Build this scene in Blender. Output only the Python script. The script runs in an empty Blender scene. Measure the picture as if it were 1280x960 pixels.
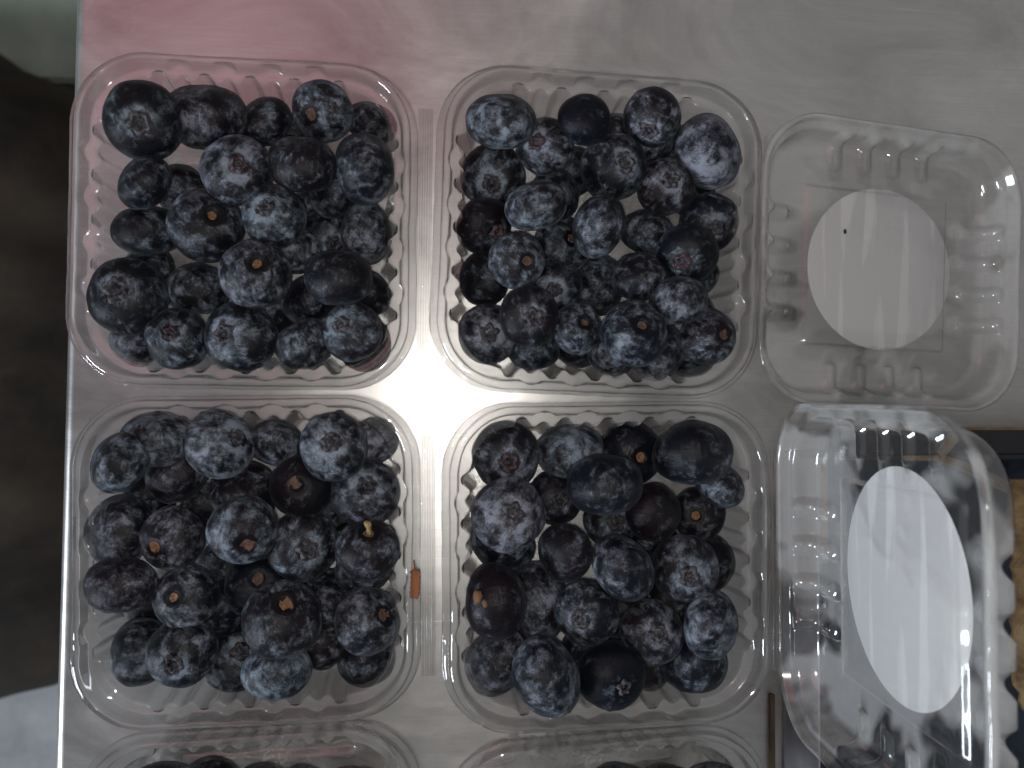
import bpy, bmesh, math, random
from mathutils import Vector, Matrix, noise

R = math.radians
random.seed(7)
scn = bpy.context.scene
col = scn.collection

# ------------------------------------------------------------------ camera
CAM_H = 0.30          # lens height above the table, metres
F_PX = 1004.0         # focal length in pixels of the 1280 px wide photograph
cd = bpy.data.cameras.new('camera')
cam = bpy.data.objects.new('camera', cd)
col.objects.link(cam)
cam.location = (0, 0, CAM_H)
cam.rotation_euler = (math.atan(15 / F_PX), -math.atan(115 / F_PX), 0)
cd.sensor_width = 36
cd.lens = F_PX / 1280 * 36
cd.clip_start = 0.01
cd.clip_end = 20
cd.dof.use_dof = True
cd.dof.focus_distance = 0.268
cd.dof.aperture_fstop = 13.0
scn.camera = cam
CAM_R = cam.rotation_euler.to_matrix()

# ------------------------------------------------------------------ light
wd = bpy.data.worlds.new('World')
scn.world = wd
wd.use_nodes = True
wb = wd.node_tree.nodes['Background']
wb.inputs[0].default_value = (0.93, 0.97, 1.0, 1)
wb.inputs[1].default_value = 0.165


def area_lamp(name, loc, target, sx, sy, power, color, shape='RECTANGLE'):
    ld = bpy.data.lights.new(name, 'AREA')
    ld.shape = shape
    ld.size = sx
    if shape in ('RECTANGLE', 'ELLIPSE'):
        ld.size_y = sy
    ld.energy = power
    ld.color = color
    o = bpy.data.objects.new(name, ld)
    col.objects.link(o)
    o.location = loc
    o.rotation_euler = (Vector(target) - Vector(loc)).to_track_quat('-Z', 'Y').to_euler()
    return o


# the phone's own flash beside the lens, a tube lamp of the room and two added fills mirrored in the steel
area_lamp('phone_flash', (-0.003, -0.004, CAM_H + 0.004), (-0.003, -0.004, 0), 0.008, 0.008, 0.34, (1.0, 0.98, 0.93), 'DISK')
area_lamp('room_lamp', (-1.60, -0.85, 0.50), (0.10, -0.03, 0.05), 0.50, 0.45, 29.0, (0.80, 0.89, 1.0))
area_lamp('steel_fill', (1.6, 1.0, 2.0), (1.6, 1.0, 0), 2.4, 2.0, 2.6, (1.0, 0.96, 0.93))  # added fill light, lightens the steel's reflection at upper right
area_lamp('pink_fill', (-0.32, 0.46, 0.72), (-0.10, 0.10, 0), 0.40, 0.80, 0.43, (1.0, 0.27, 0.36))  # added light standing in for pink clothing reflected by the steel

vs = scn.view_settings
vs.view_transform = 'Standard'
vs.look = 'None'
vs.exposure = 0.0
vs.gamma = 1.0
vs.use_curve_mapping = False
cy = scn.cycles
cy.transparent_max_bounces = 32
cy.max_bounces = 6
cy.diffuse_bounces = 2
cy.glossy_bounces = 3
cy.transmission_bounces = 4
cy.use_adaptive_sampling = True
cy.adaptive_threshold = 0.02
cy.use_denoising = True
cy.sample_clamp_indirect = 4.0
cy.caustics_reflective = False
cy.caustics_refractive = False


# ------------------------------------------------------------------ helpers
def at(px, py, z):
    """world point at height z seen at pixel (px, py) of the photograph"""
    d = CAM_R @ Vector(((px - 640) / F_PX, -(py - 480) / F_PX, -1.0))
    t = (z - CAM_H) / d.z
    return Vector((0, 0, CAM_H)) + d * t


def depth_of(p):
    return -(CAM_R.transposed() @ (p - Vector((0, 0, CAM_H)))).z


def link_mesh(name, me, mat=None, parent=None, smooth=True):
    if mat is not None and len(me.materials) == 0:
        me.materials.append(mat)
    if smooth:
        for p in me.polygons:
            p.use_smooth = True
    o = bpy.data.objects.new(name, me)
    col.objects.link(o)
    if parent is not None:
        o.parent = parent
    return o


def obj(name, bm, mat, parent=None, smooth=True):
    me = bpy.data.meshes.new(name)
    bm.to_mesh(me)
    bm.free()
    return link_mesh(name, me, mat, parent, smooth)


def tag(o, label, cat, group=None, kind=None):
    o['label'] = label
    o['category'] = cat
    if group:
        o['group'] = group
    if kind:
        o['kind'] = kind
    return o


def empty(name, loc=(0, 0, 0), rz=0):
    o = bpy.data.objects.new(name, None)
    col.objects.link(o)
    o.location = loc
    o.rotation_euler = (0, 0, rz)
    o.empty_display_size = 0.01
    return o


def box(bm, lo, hi):
    vs_ = [bm.verts.new((x, y, z)) for x in (lo[0], hi[0]) for y in (lo[1], hi[1]) for z in (lo[2], hi[2])]
    for f in ((0, 1, 3, 2), (4, 6, 7, 5), (0, 4, 5, 1), (2, 3, 7, 6), (0, 2, 6, 4), (1, 5, 7, 3)):
        bm.faces.new([vs_[i] for i in f])
    return bm


def prism(bm, pts, thick):
    """quad or polygon sheet with thickness along its normal"""
    n = (pts[1] - pts[0]).cross(pts[2] - pts[0]).normalized() * thick
    a = [bm.verts.new(p) for p in pts]
    b = [bm.verts.new(p - n) for p in pts]
    bm.faces.new(a)
    bm.faces.new(b[::-1])
    for i in range(len(pts)):
        j = (i + 1) % len(pts)
        bm.faces.new((a[j], a[i], b[i], b[j]))
    return bm


# ------------------------------------------------------------------ materials
class NT:
    def __init__(self, name):
        self.m = bpy.data.materials.new(name)
        self.m.use_nodes = True
        self.t = self.m.node_tree
        self.t.nodes.clear()
        self.out = self.t.nodes.new('ShaderNodeOutputMaterial')

    def n(self, typ, **kw):
        nd = self.t.nodes.new('ShaderNode' + typ)
        for k, v in kw.items():
            if k.startswith('i_'):
                key = k[2:]
                key = int(key) if key.isdigit() else key.replace('_', ' ')
                nd.inputs[key].default_value = v
            else:
                setattr(nd, k, v)
        return nd

    def l(self, a, b):
        self.t.links.new(a, b)

    def math(self, op, a, b=None, clamp=False):
        nd = self.t.nodes.new('ShaderNodeMath')
        nd.operation = op
        nd.use_clamp = clamp
        for i, x in enumerate((a, b)):
            if x is None:
                continue
            if hasattr(x, 'links'):
                self.l(x, nd.inputs[i])
            else:
                nd.inputs[i].default_value = x
        return nd.outputs[0]

    def ramp(self, fac, stops):
        nd = self.t.nodes.new('ShaderNodeValToRGB')
        e = nd.color_ramp.elements
        while len(e) < len(stops):
            e.new(0.5)
        for i, (p, c) in enumerate(stops):
            e[i].position = p
            e[i].color = c if len(c) == 4 else (*c, 1)
        self.l(fac, nd.inputs[0])
        return nd.outputs[0]

    def mixc(self, fac, a, b):
        nd = self.t.nodes.new('ShaderNodeMix')
        nd.data_type = 'RGBA'
        for i, x in ((0, fac), (6, a), (7, b)):
            if hasattr(x, 'links'):
                self.l(x, nd.inputs[i])
            else:
                nd.inputs[i].default_value = x
        return nd.outputs[2]

    def mapping(self, coord, scale=(1, 1, 1), rot=(0, 0, 0)):
        nd = self.t.nodes.new('ShaderNodeMapping')
        nd.inputs['Scale'].default_value = scale
        nd.inputs['Rotation'].default_value = rot
        self.l(coord, nd.inputs[0])
        return nd.outputs[0]

    def noise(self, vec, scale, detail=4, rough=0.55, dist=0.0):
        nd = self.t.nodes.new('ShaderNodeTexNoise')
        nd.inputs['Scale'].default_value = scale
        nd.inputs['Detail'].default_value = detail
        nd.inputs['Roughness'].default_value = rough
        nd.inputs['Distortion'].default_value = dist
        self.l(vec, nd.inputs['Vector'])
        return nd.outputs['Fac']

    def bump(self, h, strength, dist, normal=None):
        nd = self.t.nodes.new('ShaderNodeBump')
        nd.inputs['Strength'].default_value = strength
        nd.inputs['Distance'].default_value = dist
        self.l(h, nd.inputs['Height'])
        if normal is not None:
            self.l(normal, nd.inputs['Normal'])
        return nd.outputs[0]

    def pos(self):
        return self.n('NewGeometry').outputs['Position']

    def objc(self):
        return self.n('TexCoord').outputs['Object']


def mat_steel():
    k = NT('brushed_steel')
    p = k.pos()
    brush = k.noise(k.mapping(p, (22, 1400, 22)), 1.0, 3, 0.6)
    fine = k.noise(k.mapping(p, (90, 2600, 90), (0, 0, R(1.2))), 1.0, 2, 0.6)
    smear = k.noise(k.mapping(p, (11, 20, 11), (0, 0, R(25))), 1.0, 7, 0.68, 0.8)
    scratch = k.noise(k.mapping(p, (14, 900, 14), (0, 0, R(-31))), 1.0, 2, 0.5)
    scr = k.ramp(scratch, [(0.70, (0, 0, 0)), (0.76, (1, 1, 1))])
    b = k.n('BsdfPrincipled')
    b.inputs['Metallic'].default_value = 1.0
    c = k.mixc(k.ramp(smear, [(0.32, (0, 0, 0)), (0.68, (1, 1, 1))]), (0.46, 0.443, 0.43, 1), (0.80, 0.775, 0.755, 1))
    c = k.mixc(k.math('MULTIPLY', scr, 0.7), c, (0.86, 0.85, 0.83, 1))
    c = k.mixc(k.math('MULTIPLY', k.ramp(brush, [(0.35, (0, 0, 0)), (0.68, (1, 1, 1))]), 0.22), c, (0.45, 0.44, 0.43, 1))
    k.l(c, b.inputs['Base Color'])
    r = k.math('ADD', k.math('MULTIPLY', smear, 0.34), 0.20)
    r = k.math('ADD', r, k.math('MULTIPLY', brush, 0.06))
    k.l(r, b.inputs['Roughness'])
    b.inputs['Anisotropic'].default_value = 0.45
    tg = k.n('Tangent', direction_type='RADIAL', axis='Z')
    h = k.math('ADD', brush, k.math('MULTIPLY', fine, 0.5))
    k.l(k.bump(h, 0.08, 0.0004), b.inputs['Normal'])
    k.l(b.outputs[0], k.out.inputs[0])
    return k.m


def mat_plastic(name, fog=0.0, haze=0.02, patch_scale=42, sharp=0.10, beads=True, level=0.5, bend=0.0, gloss=0.04):
    """thin clear PET sheet: Fresnel gloss over clear transmission, with patches of water fog"""
    k = NT(name)
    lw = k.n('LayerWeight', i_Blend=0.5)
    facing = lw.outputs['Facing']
    tint = k.ramp(facing, [(0.0, (0.955, 0.955, 0.95)), (0.45, (0.91, 0.91, 0.905)), (0.65, (0.80, 0.80, 0.80)), (0.85, (0.58, 0.58, 0.58)), (1.0, (0.36, 0.36, 0.36))])  # darkened edge-on to imitate the dark lines of refraction at ribs
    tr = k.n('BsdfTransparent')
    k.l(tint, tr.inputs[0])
    gl = k.n('BsdfGlossy')
    gl.distribution = 'GGX'
    gl.inputs['Roughness'].default_value = gloss
    gl.inputs['Color'].default_value = (1, 1, 1, 1)
    f5 = k.math('POWER', facing, 4.0)
    fr = k.math('ADD', k.math('MULTIPLY', f5, 0.80), 0.13)
    # part of the light is bent by the uneven sheet
    rf = k.n('BsdfRefraction')
    rf.inputs['IOR'].default_value = 1.22
    rf.inputs['Roughness'].default_value = 0.0
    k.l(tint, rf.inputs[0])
    m0 = k.n('MixShader', i_0=bend)
    k.l(tr.outputs[0], m0.inputs[1])
    k.l(rf.outputs[0], m0.inputs[2])
    m1 = k.n('MixShader')
    k.l(fr, m1.inputs[0])
    k.l(m0.outputs[0], m1.inputs[1])
    k.l(gl.outputs[0], m1.inputs[2])
    df = k.n('BsdfDiffuse')
    df.inputs[0].default_value = (0.80, 0.80, 0.79, 1)
    m2 = k.n('MixShader', i_0=haze)
    if fog > 0:
        o = k.objc()
        patch = k.noise(o, patch_scale, 3, 0.6, 0.3)
        f = k.ramp(patch, [(level - sharp, (0, 0, 0)), (level + sharp, (1, 1, 1))])
        if beads:
            bead = k.ramp(k.noise(o, 900, 1, 0.6), [(0.42, (0.3, 0.3, 0.3)), (0.60, (1, 1, 1))])
            f = k.math('MULTIPLY', f, bead)
        k.l(k.math('ADD', k.math('MULTIPLY', f, fog), haze, clamp=True), m2.inputs[0])
    k.l(m1.outputs[0], m2.inputs[1])
    k.l(df.outputs[0], m2.inputs[2])
    k.l(m2.outputs[0], k.out.inputs[0])
    return k.m


def mat_berry():
    k = NT('blueberry_skin')
    o = k.objc()
    info = k.n('ObjectInfo')
    rnd = info.outputs['Random']
    off = k.n('CombineXYZ')
    k.l(k.math('MULTIPLY', rnd, 91.0), off.inputs[0])
    k.l(k.math('MULTIPLY', rnd, 47.0), off.inputs[1])
    k.l(k.math('MULTIPLY', rnd, 23.0), off.inputs[2])
    va = k.n('VectorMath', operation='ADD')
    k.l(o, va.inputs[0])
    k.l(off.outputs[0], va.inputs[1])
    v = va.outputs[0]
    bl = k.n('Attribute', attribute_type='OBJECT', attribute_name='bloom').outputs['Fac']
    ft = k.n('Attribute', attribute_type='OBJECT', attribute_name='feature').outputs['Fac']   # 1 crown, 2 scar, 0 none
    big = k.noise(v, 1.35, 3, 0.55, 0.5)
    mid = k.noise(v, 3.2, 8, 0.66, 0.30)
    rub = k.noise(k.mapping(v, (2.2, 9.0, 3.0), (0.6, 0.9, 0.3)), 1.0, 4, 0.6, 0.5)
    grain = k.noise(v, 48, 3, 0.75)
    s = k.math('ADD', k.math('MULTIPLY', big, 0.8), k.math('MULTIPLY', mid, 1.25))
    s = k.math('ADD', s, k.math('MULTIPLY', rub, 0.40))
    s = k.math('ADD', s, k.math('MULTIPLY', k.math('SUBTRACT', grain, 0.5), 0.85))
    s = k.math('ADD', s, k.math('MULTIPLY', k.math('SUBTRACT', bl, 0.5), 0.60))
    # waxy halo round the crown
    sep = k.n('SeparateXYZ')
    k.l(o, sep.inputs[0])
    rad = k.math('SQRT', k.math('ADD', k.math('POWER', k.math('ABSOLUTE', sep.outputs[0]), 2.0), k.math('POWER', k.math('ABSOLUTE', sep.outputs[1]), 2.0)))
    top = k.math('GREATER_THAN', sep.outputs[2], 0.0)
    wobr = k.math('ADD', rad, k.math('MULTIPLY', k.math('SUBTRACT', mid, 0.5), 0.22))
    ln = k.math('ABSOLUTE', k.math('SUBTRACT', k.noise(v, 1.5, 2, 0.5, 0.6), 0.5))
    ln = k.ramp(ln, [(0.0, (1, 1, 1)), (0.035, (0, 0, 0))])
    ln = k.math('MULTIPLY', ln, k.ramp(mid, [(0.42, (0, 0, 0)), (0.58, (1, 1, 1))]))
    s = k.math('ADD', s, k.math('MULTIPLY', ln, 0.10))
    halo = k.ramp(wobr, [(0.26, (0, 0, 0)), (0.33, (1, 1, 1)), (0.42, (0.85, 0.85, 0.85)), (0.58, (0, 0, 0))])
    isc = k.math('MULTIPLY', k.math('COMPARE', ft, 1.0), top)
    s = k.math('ADD', s, k.math('MULTIPLY', k.math('MULTIPLY', halo, isc), 0.20))
    bare = k.ramp(wobr, [(0.22, (1, 1, 1)), (0.36, (0, 0, 0))])
    iss = k.math('MULTIPLY', k.math('COMPARE', ft, 2.0), top)
    s = k.math('SUBTRACT', s, k.math('MULTIPLY', k.math('MULTIPLY', bare, iss), 0.45))
    s = k.math('MULTIPLY', k.math('SUBTRACT', s, 1.165), 2.5, clamp=True)
    mask = k.ramp(s, [(0.0, (0, 0, 0)), (0.25, (0.10, 0.10, 0.10)), (0.55, (0.34, 0.34, 0.34)), (1.0, (1, 1, 1))])
    hue = k.ramp(k.math('ADD', k.math('MULTIPLY', k.noise(v, 0.9, 2), 0.6), k.math('MULTIPLY', rnd, 0.4)), [(0.25, (0.0025, 0.0038, 0.0085)), (0.50, (0.004, 0.004, 0.006)), (0.75, (0.0075, 0.004, 0.0065))])
    wax = k.mixc(k.math('FRACT', k.math('MULTIPLY', rnd, 7.3)), (0.168, 0.208, 0.252, 1), (0.195, 0.205, 0.250, 1))
    cc = k.mixc(mask, hue, wax)
    b = k.n('BsdfPrincipled')
    k.l(cc, b.inputs['Base Color'])
    wet = k.ramp(k.noise(v, 1.7, 2), [(0.54, (0, 0, 0)), (0.62, (1, 1, 1))])
    rg = k.math('ADD', k.math('MULTIPLY', mask, 0.28), 0.40)
    # beads of water roughen into sparkles below
    b.inputs['Specular IOR Level'].default_value = 0.17
    b.inputs['Sheen Weight'].default_value = 0.04
    b.inputs['Sheen Roughness'].default_value = 0.45
    b.inputs['Sheen Tint'].default_value = (0.75, 0.85, 1, 1)
    vo = k.n('TexVoronoi', feature='F1')
    vo.inputs['Scale'].default_value = 10
    k.l(v, vo.inputs['Vector'])
    drop = k.ramp(vo.outputs['Distance'], [(0.04, (1, 1, 1)), (0.24, (0, 0, 0))])
    k.l(rg, b.inputs['Roughness'])
    k.l(k.math('MULTIPLY', drop, wet), b.inputs['Coat Weight'])
    b.inputs['Coat Roughness'].default_value = 0.10
    k.l(k.bump(k.math('MULTIPLY', drop, wet), 1.0, 0.0012), b.inputs['Coat Normal'])
    hgt = k.math('MULTIPLY', drop, wet)
    hgt = k.math('ADD', k.math('MULTIPLY', hgt, 0.9), k.math('MULTIPLY', grain, 0.25))
    hgt = k.math('ADD', hgt, k.math('MULTIPLY', mid, 0.8))
    k.l(k.bump(hgt, 0.5, 0.0006), b.inputs['Normal'])
    k.l(b.outputs[0], k.out.inputs[0])
    return k.m


def mat_simple(name, c1, c2, scale, rough=0.7, bump=0.3, dist=0.0005, metallic=0.0, stretch=(1, 1, 1)):
    k = NT(name)
    o = k.objc()
    n = k.noise(k.mapping(o, stretch), scale, 5, 0.65, 0.3)
    b = k.n('BsdfPrincipled')
    k.l(k.mixc(k.ramp(n, [(0.3, (0, 0, 0)), (0.7, (1, 1, 1))]), (*c1, 1), (*c2, 1)), b.inputs['Base Color'])
    b.inputs['Roughness'].default_value = rough
    b.inputs['Metallic'].default_value = metallic
    k.l(k.bump(n, bump, dist), b.inputs['Normal'])
    k.l(b.outputs[0], k.out.inputs[0])
    return k.m


def mat_label():
    """white paper seen through its glue: faint long streaks where the paper lifts off the plastic"""
    k = NT('label_paper')
    o = k.objc()
    st = k.noise(k.mapping(o, (150, 13, 40), (0, 0, R(4))), 1.0, 2, 0.45, 0.3)
    m = k.ramp(st, [(0.545, (0, 0, 0)), (0.60, (1, 1, 1))])
    b = k.n('BsdfPrincipled')
    k.l(k.mixc(m, (0.77, 0.77, 0.78, 1), (0.97, 0.97, 0.98, 1)), b.inputs['Base Color'])
    b.inputs['Roughness'].default_value = 0.6
    k.l(k.bump(m, 0.25, 0.0003), b.inputs['Normal'])
    k.l(b.outputs[0], k.out.inputs[0])
    return k.m


M_STEEL = mat_steel()
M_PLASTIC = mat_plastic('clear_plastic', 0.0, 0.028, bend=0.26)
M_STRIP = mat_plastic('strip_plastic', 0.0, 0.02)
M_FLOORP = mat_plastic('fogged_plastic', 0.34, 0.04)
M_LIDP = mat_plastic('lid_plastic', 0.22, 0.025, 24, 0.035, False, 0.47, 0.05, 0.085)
M_BERRY = mat_berry()
M_CALYX = mat_simple('calyx_skin', (0.007, 0.006, 0.008), (0.085, 0.078, 0.090), 9, 0.6, 0.5, 0.0006)
M_CALYXR = mat_simple('reddish_calyx_skin', (0.012, 0.006, 0.008), (0.085, 0.050, 0.058), 8, 0.6, 0.5, 0.0006)
M_SCAR = mat_simple('dry_stem_scar', (0.07, 0.032, 0.015), (0.26, 0.13, 0.05), 10, 0.7, 0.6, 0.0006)
M_SCARD = mat_simple('dark_stem_scar', (0.022, 0.012, 0.010), (0.14, 0.07, 0.045), 8, 0.7, 0.6, 0.0006)
M_STEM = mat_simple('dry_stem', (0.22, 0.15, 0.05), (0.42, 0.31, 0.12), 600, 0.7, 0.4, 0.0003)
M_LEAF = mat_simple('dry_orange_scrap', (0.17, 0.050, 0.016), (0.36, 0.12, 0.04), 300, 0.7, 0.5, 0.0003, 0, (1, 0.15, 1))
M_LABEL = mat_label()
M_SPECK = mat_simple('dark_speck', (0.015, 0.015, 0.02), (0.03, 0.03, 0.035), 400)
M_KRAFT = mat_simple('kraft_board', (0.13, 0.085, 0.045), (0.25, 0.175, 0.10), 140, 0.85, 0.6, 0.0006, 0, (1, 0.25, 1))
M_DARKK = mat_simple('dark_board', (0.05, 0.036, 0.022), (0.10, 0.07, 0.045), 140, 0.85)
M_ROUGHK = mat_simple('torn_board', (0.05, 0.03, 0.014), (0.27, 0.17, 0.075), 90, 0.9, 0.9, 0.002)
M_NAVY = mat_simple('navy_film', (0.008, 0.014, 0.026), (0.022, 0.034, 0.055), 60, 0.4, 0.3, 0.0008)
M_BLACK = mat_simple('black_print', (0.010, 0.010, 0.013), (0.022, 0.022, 0.026), 80, 0.6, 0.3, 0.0005)
M_GREYP = mat_simple('grey_print', (0.13, 0.13, 0.145), (0.20, 0.20, 0.215), 90, 0.5, 0.2, 0.0004)
M_FLOOR = mat_simple('concrete', (0.27, 0.275, 0.275), (0.40, 0.405, 0.405), 18, 0.85, 0.5, 0.002)
M_GREEN = mat_simple('green_paint', (0.34, 0.41, 0.34), (0.50, 0.58, 0.48), 14, 0.75, 0.4, 0.002)
M_SACK = mat_simple('brown_cloth', (0.004, 0.0028, 0.0018), (0.050, 0.036, 0.024), 7, 1.0, 0.8, 0.003)

# ------------------------------------------------------------------ setting
# steel table top: a sheet whose left edge rolls over and down
EDGE_A = at(92, 0, 0)
EDGE_B = at(65, 960, 0)
ed = (EDGE_A - EDGE_B)
ed.normalize()
en = Vector((-ed.y, ed.x, 0))        # points to the left, off the table
if en.x > 0:
    en = -en


def table():
    bm = bmesh.new()
    prof = [(-1.3, 0.0), (-0.004, 0.0)]
    for i in range(1, 9):
        a = i / 8 * math.pi / 2
        prof.append((-0.004 + 0.004 * math.sin(a), -0.004 + 0.004 * math.cos(a)))
    prof += [(0.0, -0.035), (-0.012, -0.036)]
    base = (EDGE_A + EDGE_B) / 2
    rows = []
    for s in (0.95, -0.95):
        rows.append([bm.verts.new(base + ed * s + en * d + Vector((0, 0, z))) for d, z in prof])
    for i in range(len(prof) - 1):
        bm.faces.new((rows[0][i], rows[1][i], rows[1][i + 1], rows[0][i + 1]))
    bmesh.ops.recalc_face_normals(bm, faces=bm.faces)
    return bm


t = obj('table_top', table(), M_STEEL)
t['kind'] = 'structure'
t['label'] = 'brushed stainless steel table top with rolled left edge'

bm = bmesh.new()
box(bm, (-4, -4, -0.80), (4, 4, -0.75))
fl = obj('floor', bm, M_FLOOR, smooth=False)
fl['kind'] = 'structure'

# ------------------------------------------------------------------ punnets
REF = 0.0465          # half width of the tray wall line
RAD = 0.0155          # its corner radius
N_SIDE, N_CORN = 168, 14


def outline(hx, hy, r):
    """points, outward normals, side id and run along the side"""
    r = max(r, 0.0012)
    out = []
    sx, sy = hx - r, hy - r
    sides = [((hx, -sy), (hx, sy), (1, 0)), ((sx, hy), (-sx, hy), (0, 1)), ((-hx, sy), (-hx, -sy), (-1, 0)), ((-sx, -hy), (sx, -hy), (0, -1))]
    cents = [(sx, sy, 0), (-sx, sy, 90), (-sx, -sy, 180), (sx, -sy, 270)]
    for i in range(4):
        a, b, n = sides[i]
        for j in range(N_SIDE):
            f = (j + 0.5) / N_SIDE
            out.append((a[0] + (b[0] - a[0]) * f, a[1] + (b[1] - a[1]) * f, n[0], n[1], i, f))
        cx, cy_, a0 = cents[i]
        for j in range(N_CORN):
            a_ = R(a0 + 90 * (j + 0.5) / N_CORN)
            out.append((cx + r * math.cos(a_), cy_ + r * math.sin(a_), math.cos(a_), math.sin(a_), -1, 0))
    return out


def arch(x, w):
    q = abs(x / w) / 1.25
    return (0.5 + 0.5 * math.cos(math.pi * q)) ** 0.55 if q < 1 else 0.0


RIB_LEN = 0.062


def rib_in(f):
    """outward flutes of the tray wall: a wide one and a narrow one in turn"""
    x = (f - 0.5) * RIB_LEN
    best = 0
    for k in range(-4, 5):
        c = k * 0.0073
        if k % 2 == 0:
            best = max(best, 0.0028 * arch(x - c, 0.0029))
        else:
            best = max(best, 0.0015 * arch(x - c, 0.0020))
    return best


def rib_out(f):
    x = (f - 0.5) * RIB_LEN
    best = 0
    for k in range(-4, 5):
        if k % 2:
            best = max(best, 0.0020 * arch(x - k * 0.0073, 0.0030))
    return best


def sweep(rings, rib_funcs, cap=True, mats=None):
    """rings: (dx, dy, z, weights...) all in mm from the wall line"""
    bm = bmesh.new()
    prev = None
    for ri, rg in enumerate(rings):
        dx, dy, z = rg[0] / 1000, rg[1] / 1000, rg[2] / 1000
        ws = rg[3]
        pts = outline(REF + dx, REF + dy, RAD + min(dx, dy))
        cur = []
        for (x, y, nx, ny, side, f) in pts:
            o_ = 0.0
            dz = 0.0
            if side >= 0 and ws:
                for w, fn in zip(ws, rib_funcs):
                    if w:
                        v_ = fn(f)
                        if isinstance(v_, tuple):
                            o_ += w * v_[0]
                            dz += w * v_[1]
                        else:
                            o_ += w * v_
            wv = Vector((x * 210, y * 210, z * 260))
            wob = 0.00016 * noise.noise(wv) + 0.00035 * noise.noise(wv * 0.22)
            wz = 0.00016 * noise.noise(wv + Vector((9, 4, 7))) + 0.0003 * noise.noise(wv * 0.2 + Vector((2, 8, 3)))
            cur.append(bm.verts.new((x + nx * (o_ + wob), y + ny * (o_ + wob), z + dz + (wz if (z > 0.004 or -0.0099 < z < -0.0001) else 0))))
        if prev:
            n = len(cur)
            for i in range(n):
                j = (i + 1) % n
                fc = bm.faces.new((prev[i], prev[j], cur[j], cur[i]))
                if mats:
                    fc.material_index = mats[ri]
        prev = cur
    if cap:
        fc = bm.faces.new(prev)
        if mats:
            fc.material_index = mats[-1]
    return bm


TRAY = [
    (9.6, 8.3, 29.6, None), (9.6, 8.3, 31.6, None), (9.3, 8.1, 32.2, None), (8.7, 7.9, 32.2, None), (8.5, 7.8, 32.7, None), (8.2, 7.7, 32.7, None), (8.0, 7.6, 32.2, None), (7.5, 7.4, 32.3, None), (7.15, 7.15, 32.8, None),
    (7.0, 7.0, 35.2, None), (6.6, 6.6, 35.9, None), (5.9, 5.9, 36.1, None), (5.1, 5.1, 35.9, None),
    (4.7, 4.7, 35.2, (0, 0.25)), (4.3, 4.3, 33.6, (0, 0.7)), (4.0, 4.0, 31.0, (0, 0.8)), (3.8, 3.8, 30.3, (0, 0.8)), (3.3, 3.3, 30.05, (0, 0.7)), (2.6, 2.6, 30.0, None),
    (0.8, 0.8, 30.0, (0.9, 0)), (0.3, 0.3, 29.6, (1, 0)), (0.0, 0.0, 28.6, (1, 0)), (-0.7, -0.7, 24, (1, 0)), (-1.6, -1.6, 17, (1, 0)),
    (-2.5, -2.5, 10, (1, 0)), (-3.3, -3.3, 4.5, (1, 0)), (-4.0, -4.0, 2.4, (0.9, 0)), (-5.2, -5.2, 1.1, (0.6, 0)), (-7.0, -7.0, 0.6, (0.2, 0)), (-9, -9, 0.5, None),
    (-14, -14, 0.5, None), (-14.8, -14.8, 1.5, None), (-20, -20, 1.5, None), (-30, -30, 1.5, None), (-40, -40, 1.5, None),
]
TRAY_MATS = [0] * 25 + [1] * 12
tray_bm = sweep(TRAY, (rib_in, rib_out), True, TRAY_MATS)
TRAY_ME = bpy.data.meshes.new('tray')
tray_bm.to_mesh(TRAY_ME)
tray_bm.free()
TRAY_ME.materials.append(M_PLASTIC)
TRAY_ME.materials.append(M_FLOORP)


def rib_lid(f):
    """four or five blunt ribs per side that run from the lid wall onto its top"""
    x = (f - 0.5) * RIB_LEN
    v_ = 0
    for k in range(4):
        c = (k - 1.5) * 0.0128
        q = abs(x - c) / 0.0036
        if q < 1:
            v_ = max(v_, (0.5 + 0.5 * math.cos(math.pi * q)) ** 0.6)
    return (-0.0019 * v_, 0.0016 * v_)


LID = [
    (9.4, 8.3, -1.8, None), (9.4, 8.3, -0.3, None), (9.0, 8.0, 0.0, None), (7.3, 7.2, 0.0, None), (7.0, 7.0, -0.5, None), (6.6, 6.6, -3.0, None),
    (6.2, 6.2, -3.6, None), (4.6, 4.6, -3.8, None), (4.1, 4.1, -4.2, (0.5,)), (3.7, 3.7, -5.6, (1,)), (3.2, 3.2, -8.0, (1,)), (2.6, 2.6, -10.4, (1,)),
    (1.8, 1.8, -11.5, (1,)), (0.6, 0.6, -12.0, (1,)), (-2, -2, -12.0, (1,)), (-5, -5, -12.0, (1,)), (-7.2, -7.2, -12.0, (0.8,)), (-8.3, -8.3, -12.0, None),
    (-14.6, -14.6, -12.0, None), (-15.3, -15.3, -11.8, None), (-15.9, -15.9, -10.7, None), (-16.5, -16.5, -10.5, None), (-24, -24, -10.5, None), (-36, -36, -10.5, None),
]
lid_bm = sweep(LID, (rib_lid,), True)
LID_ME = bpy.data.meshes.new('lid')
lid_bm.to_mesh(LID_ME)
lid_bm.free()
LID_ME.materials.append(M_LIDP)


def hinge_bm(width, length, z=0.0323, amp=0.0010, n=3):
    """corrugated strip running along the right flange"""
    bm = bmesh.new()
    x0 = REF + 0.0096
    cols = n * 8 + 1
    rows = []
    for y in (-length, -length + 0.0012, length - 0.0012, length):
        e_ = 0.0 if abs(y) == length else 1.0
        rows.append([bm.verts.new((x0 + width * i / (cols - 1), y, z - 0.0005 + e_ * amp * math.sin(i / (cols - 1) * n * 2 * math.pi))) for i in range(cols)])
    for a, b in zip(rows[:-1], rows[1:]):
        for i in range(cols - 1):
            bm.faces.new((a[i], a[i + 1], b[i + 1], b[i]))
    return bm


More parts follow.
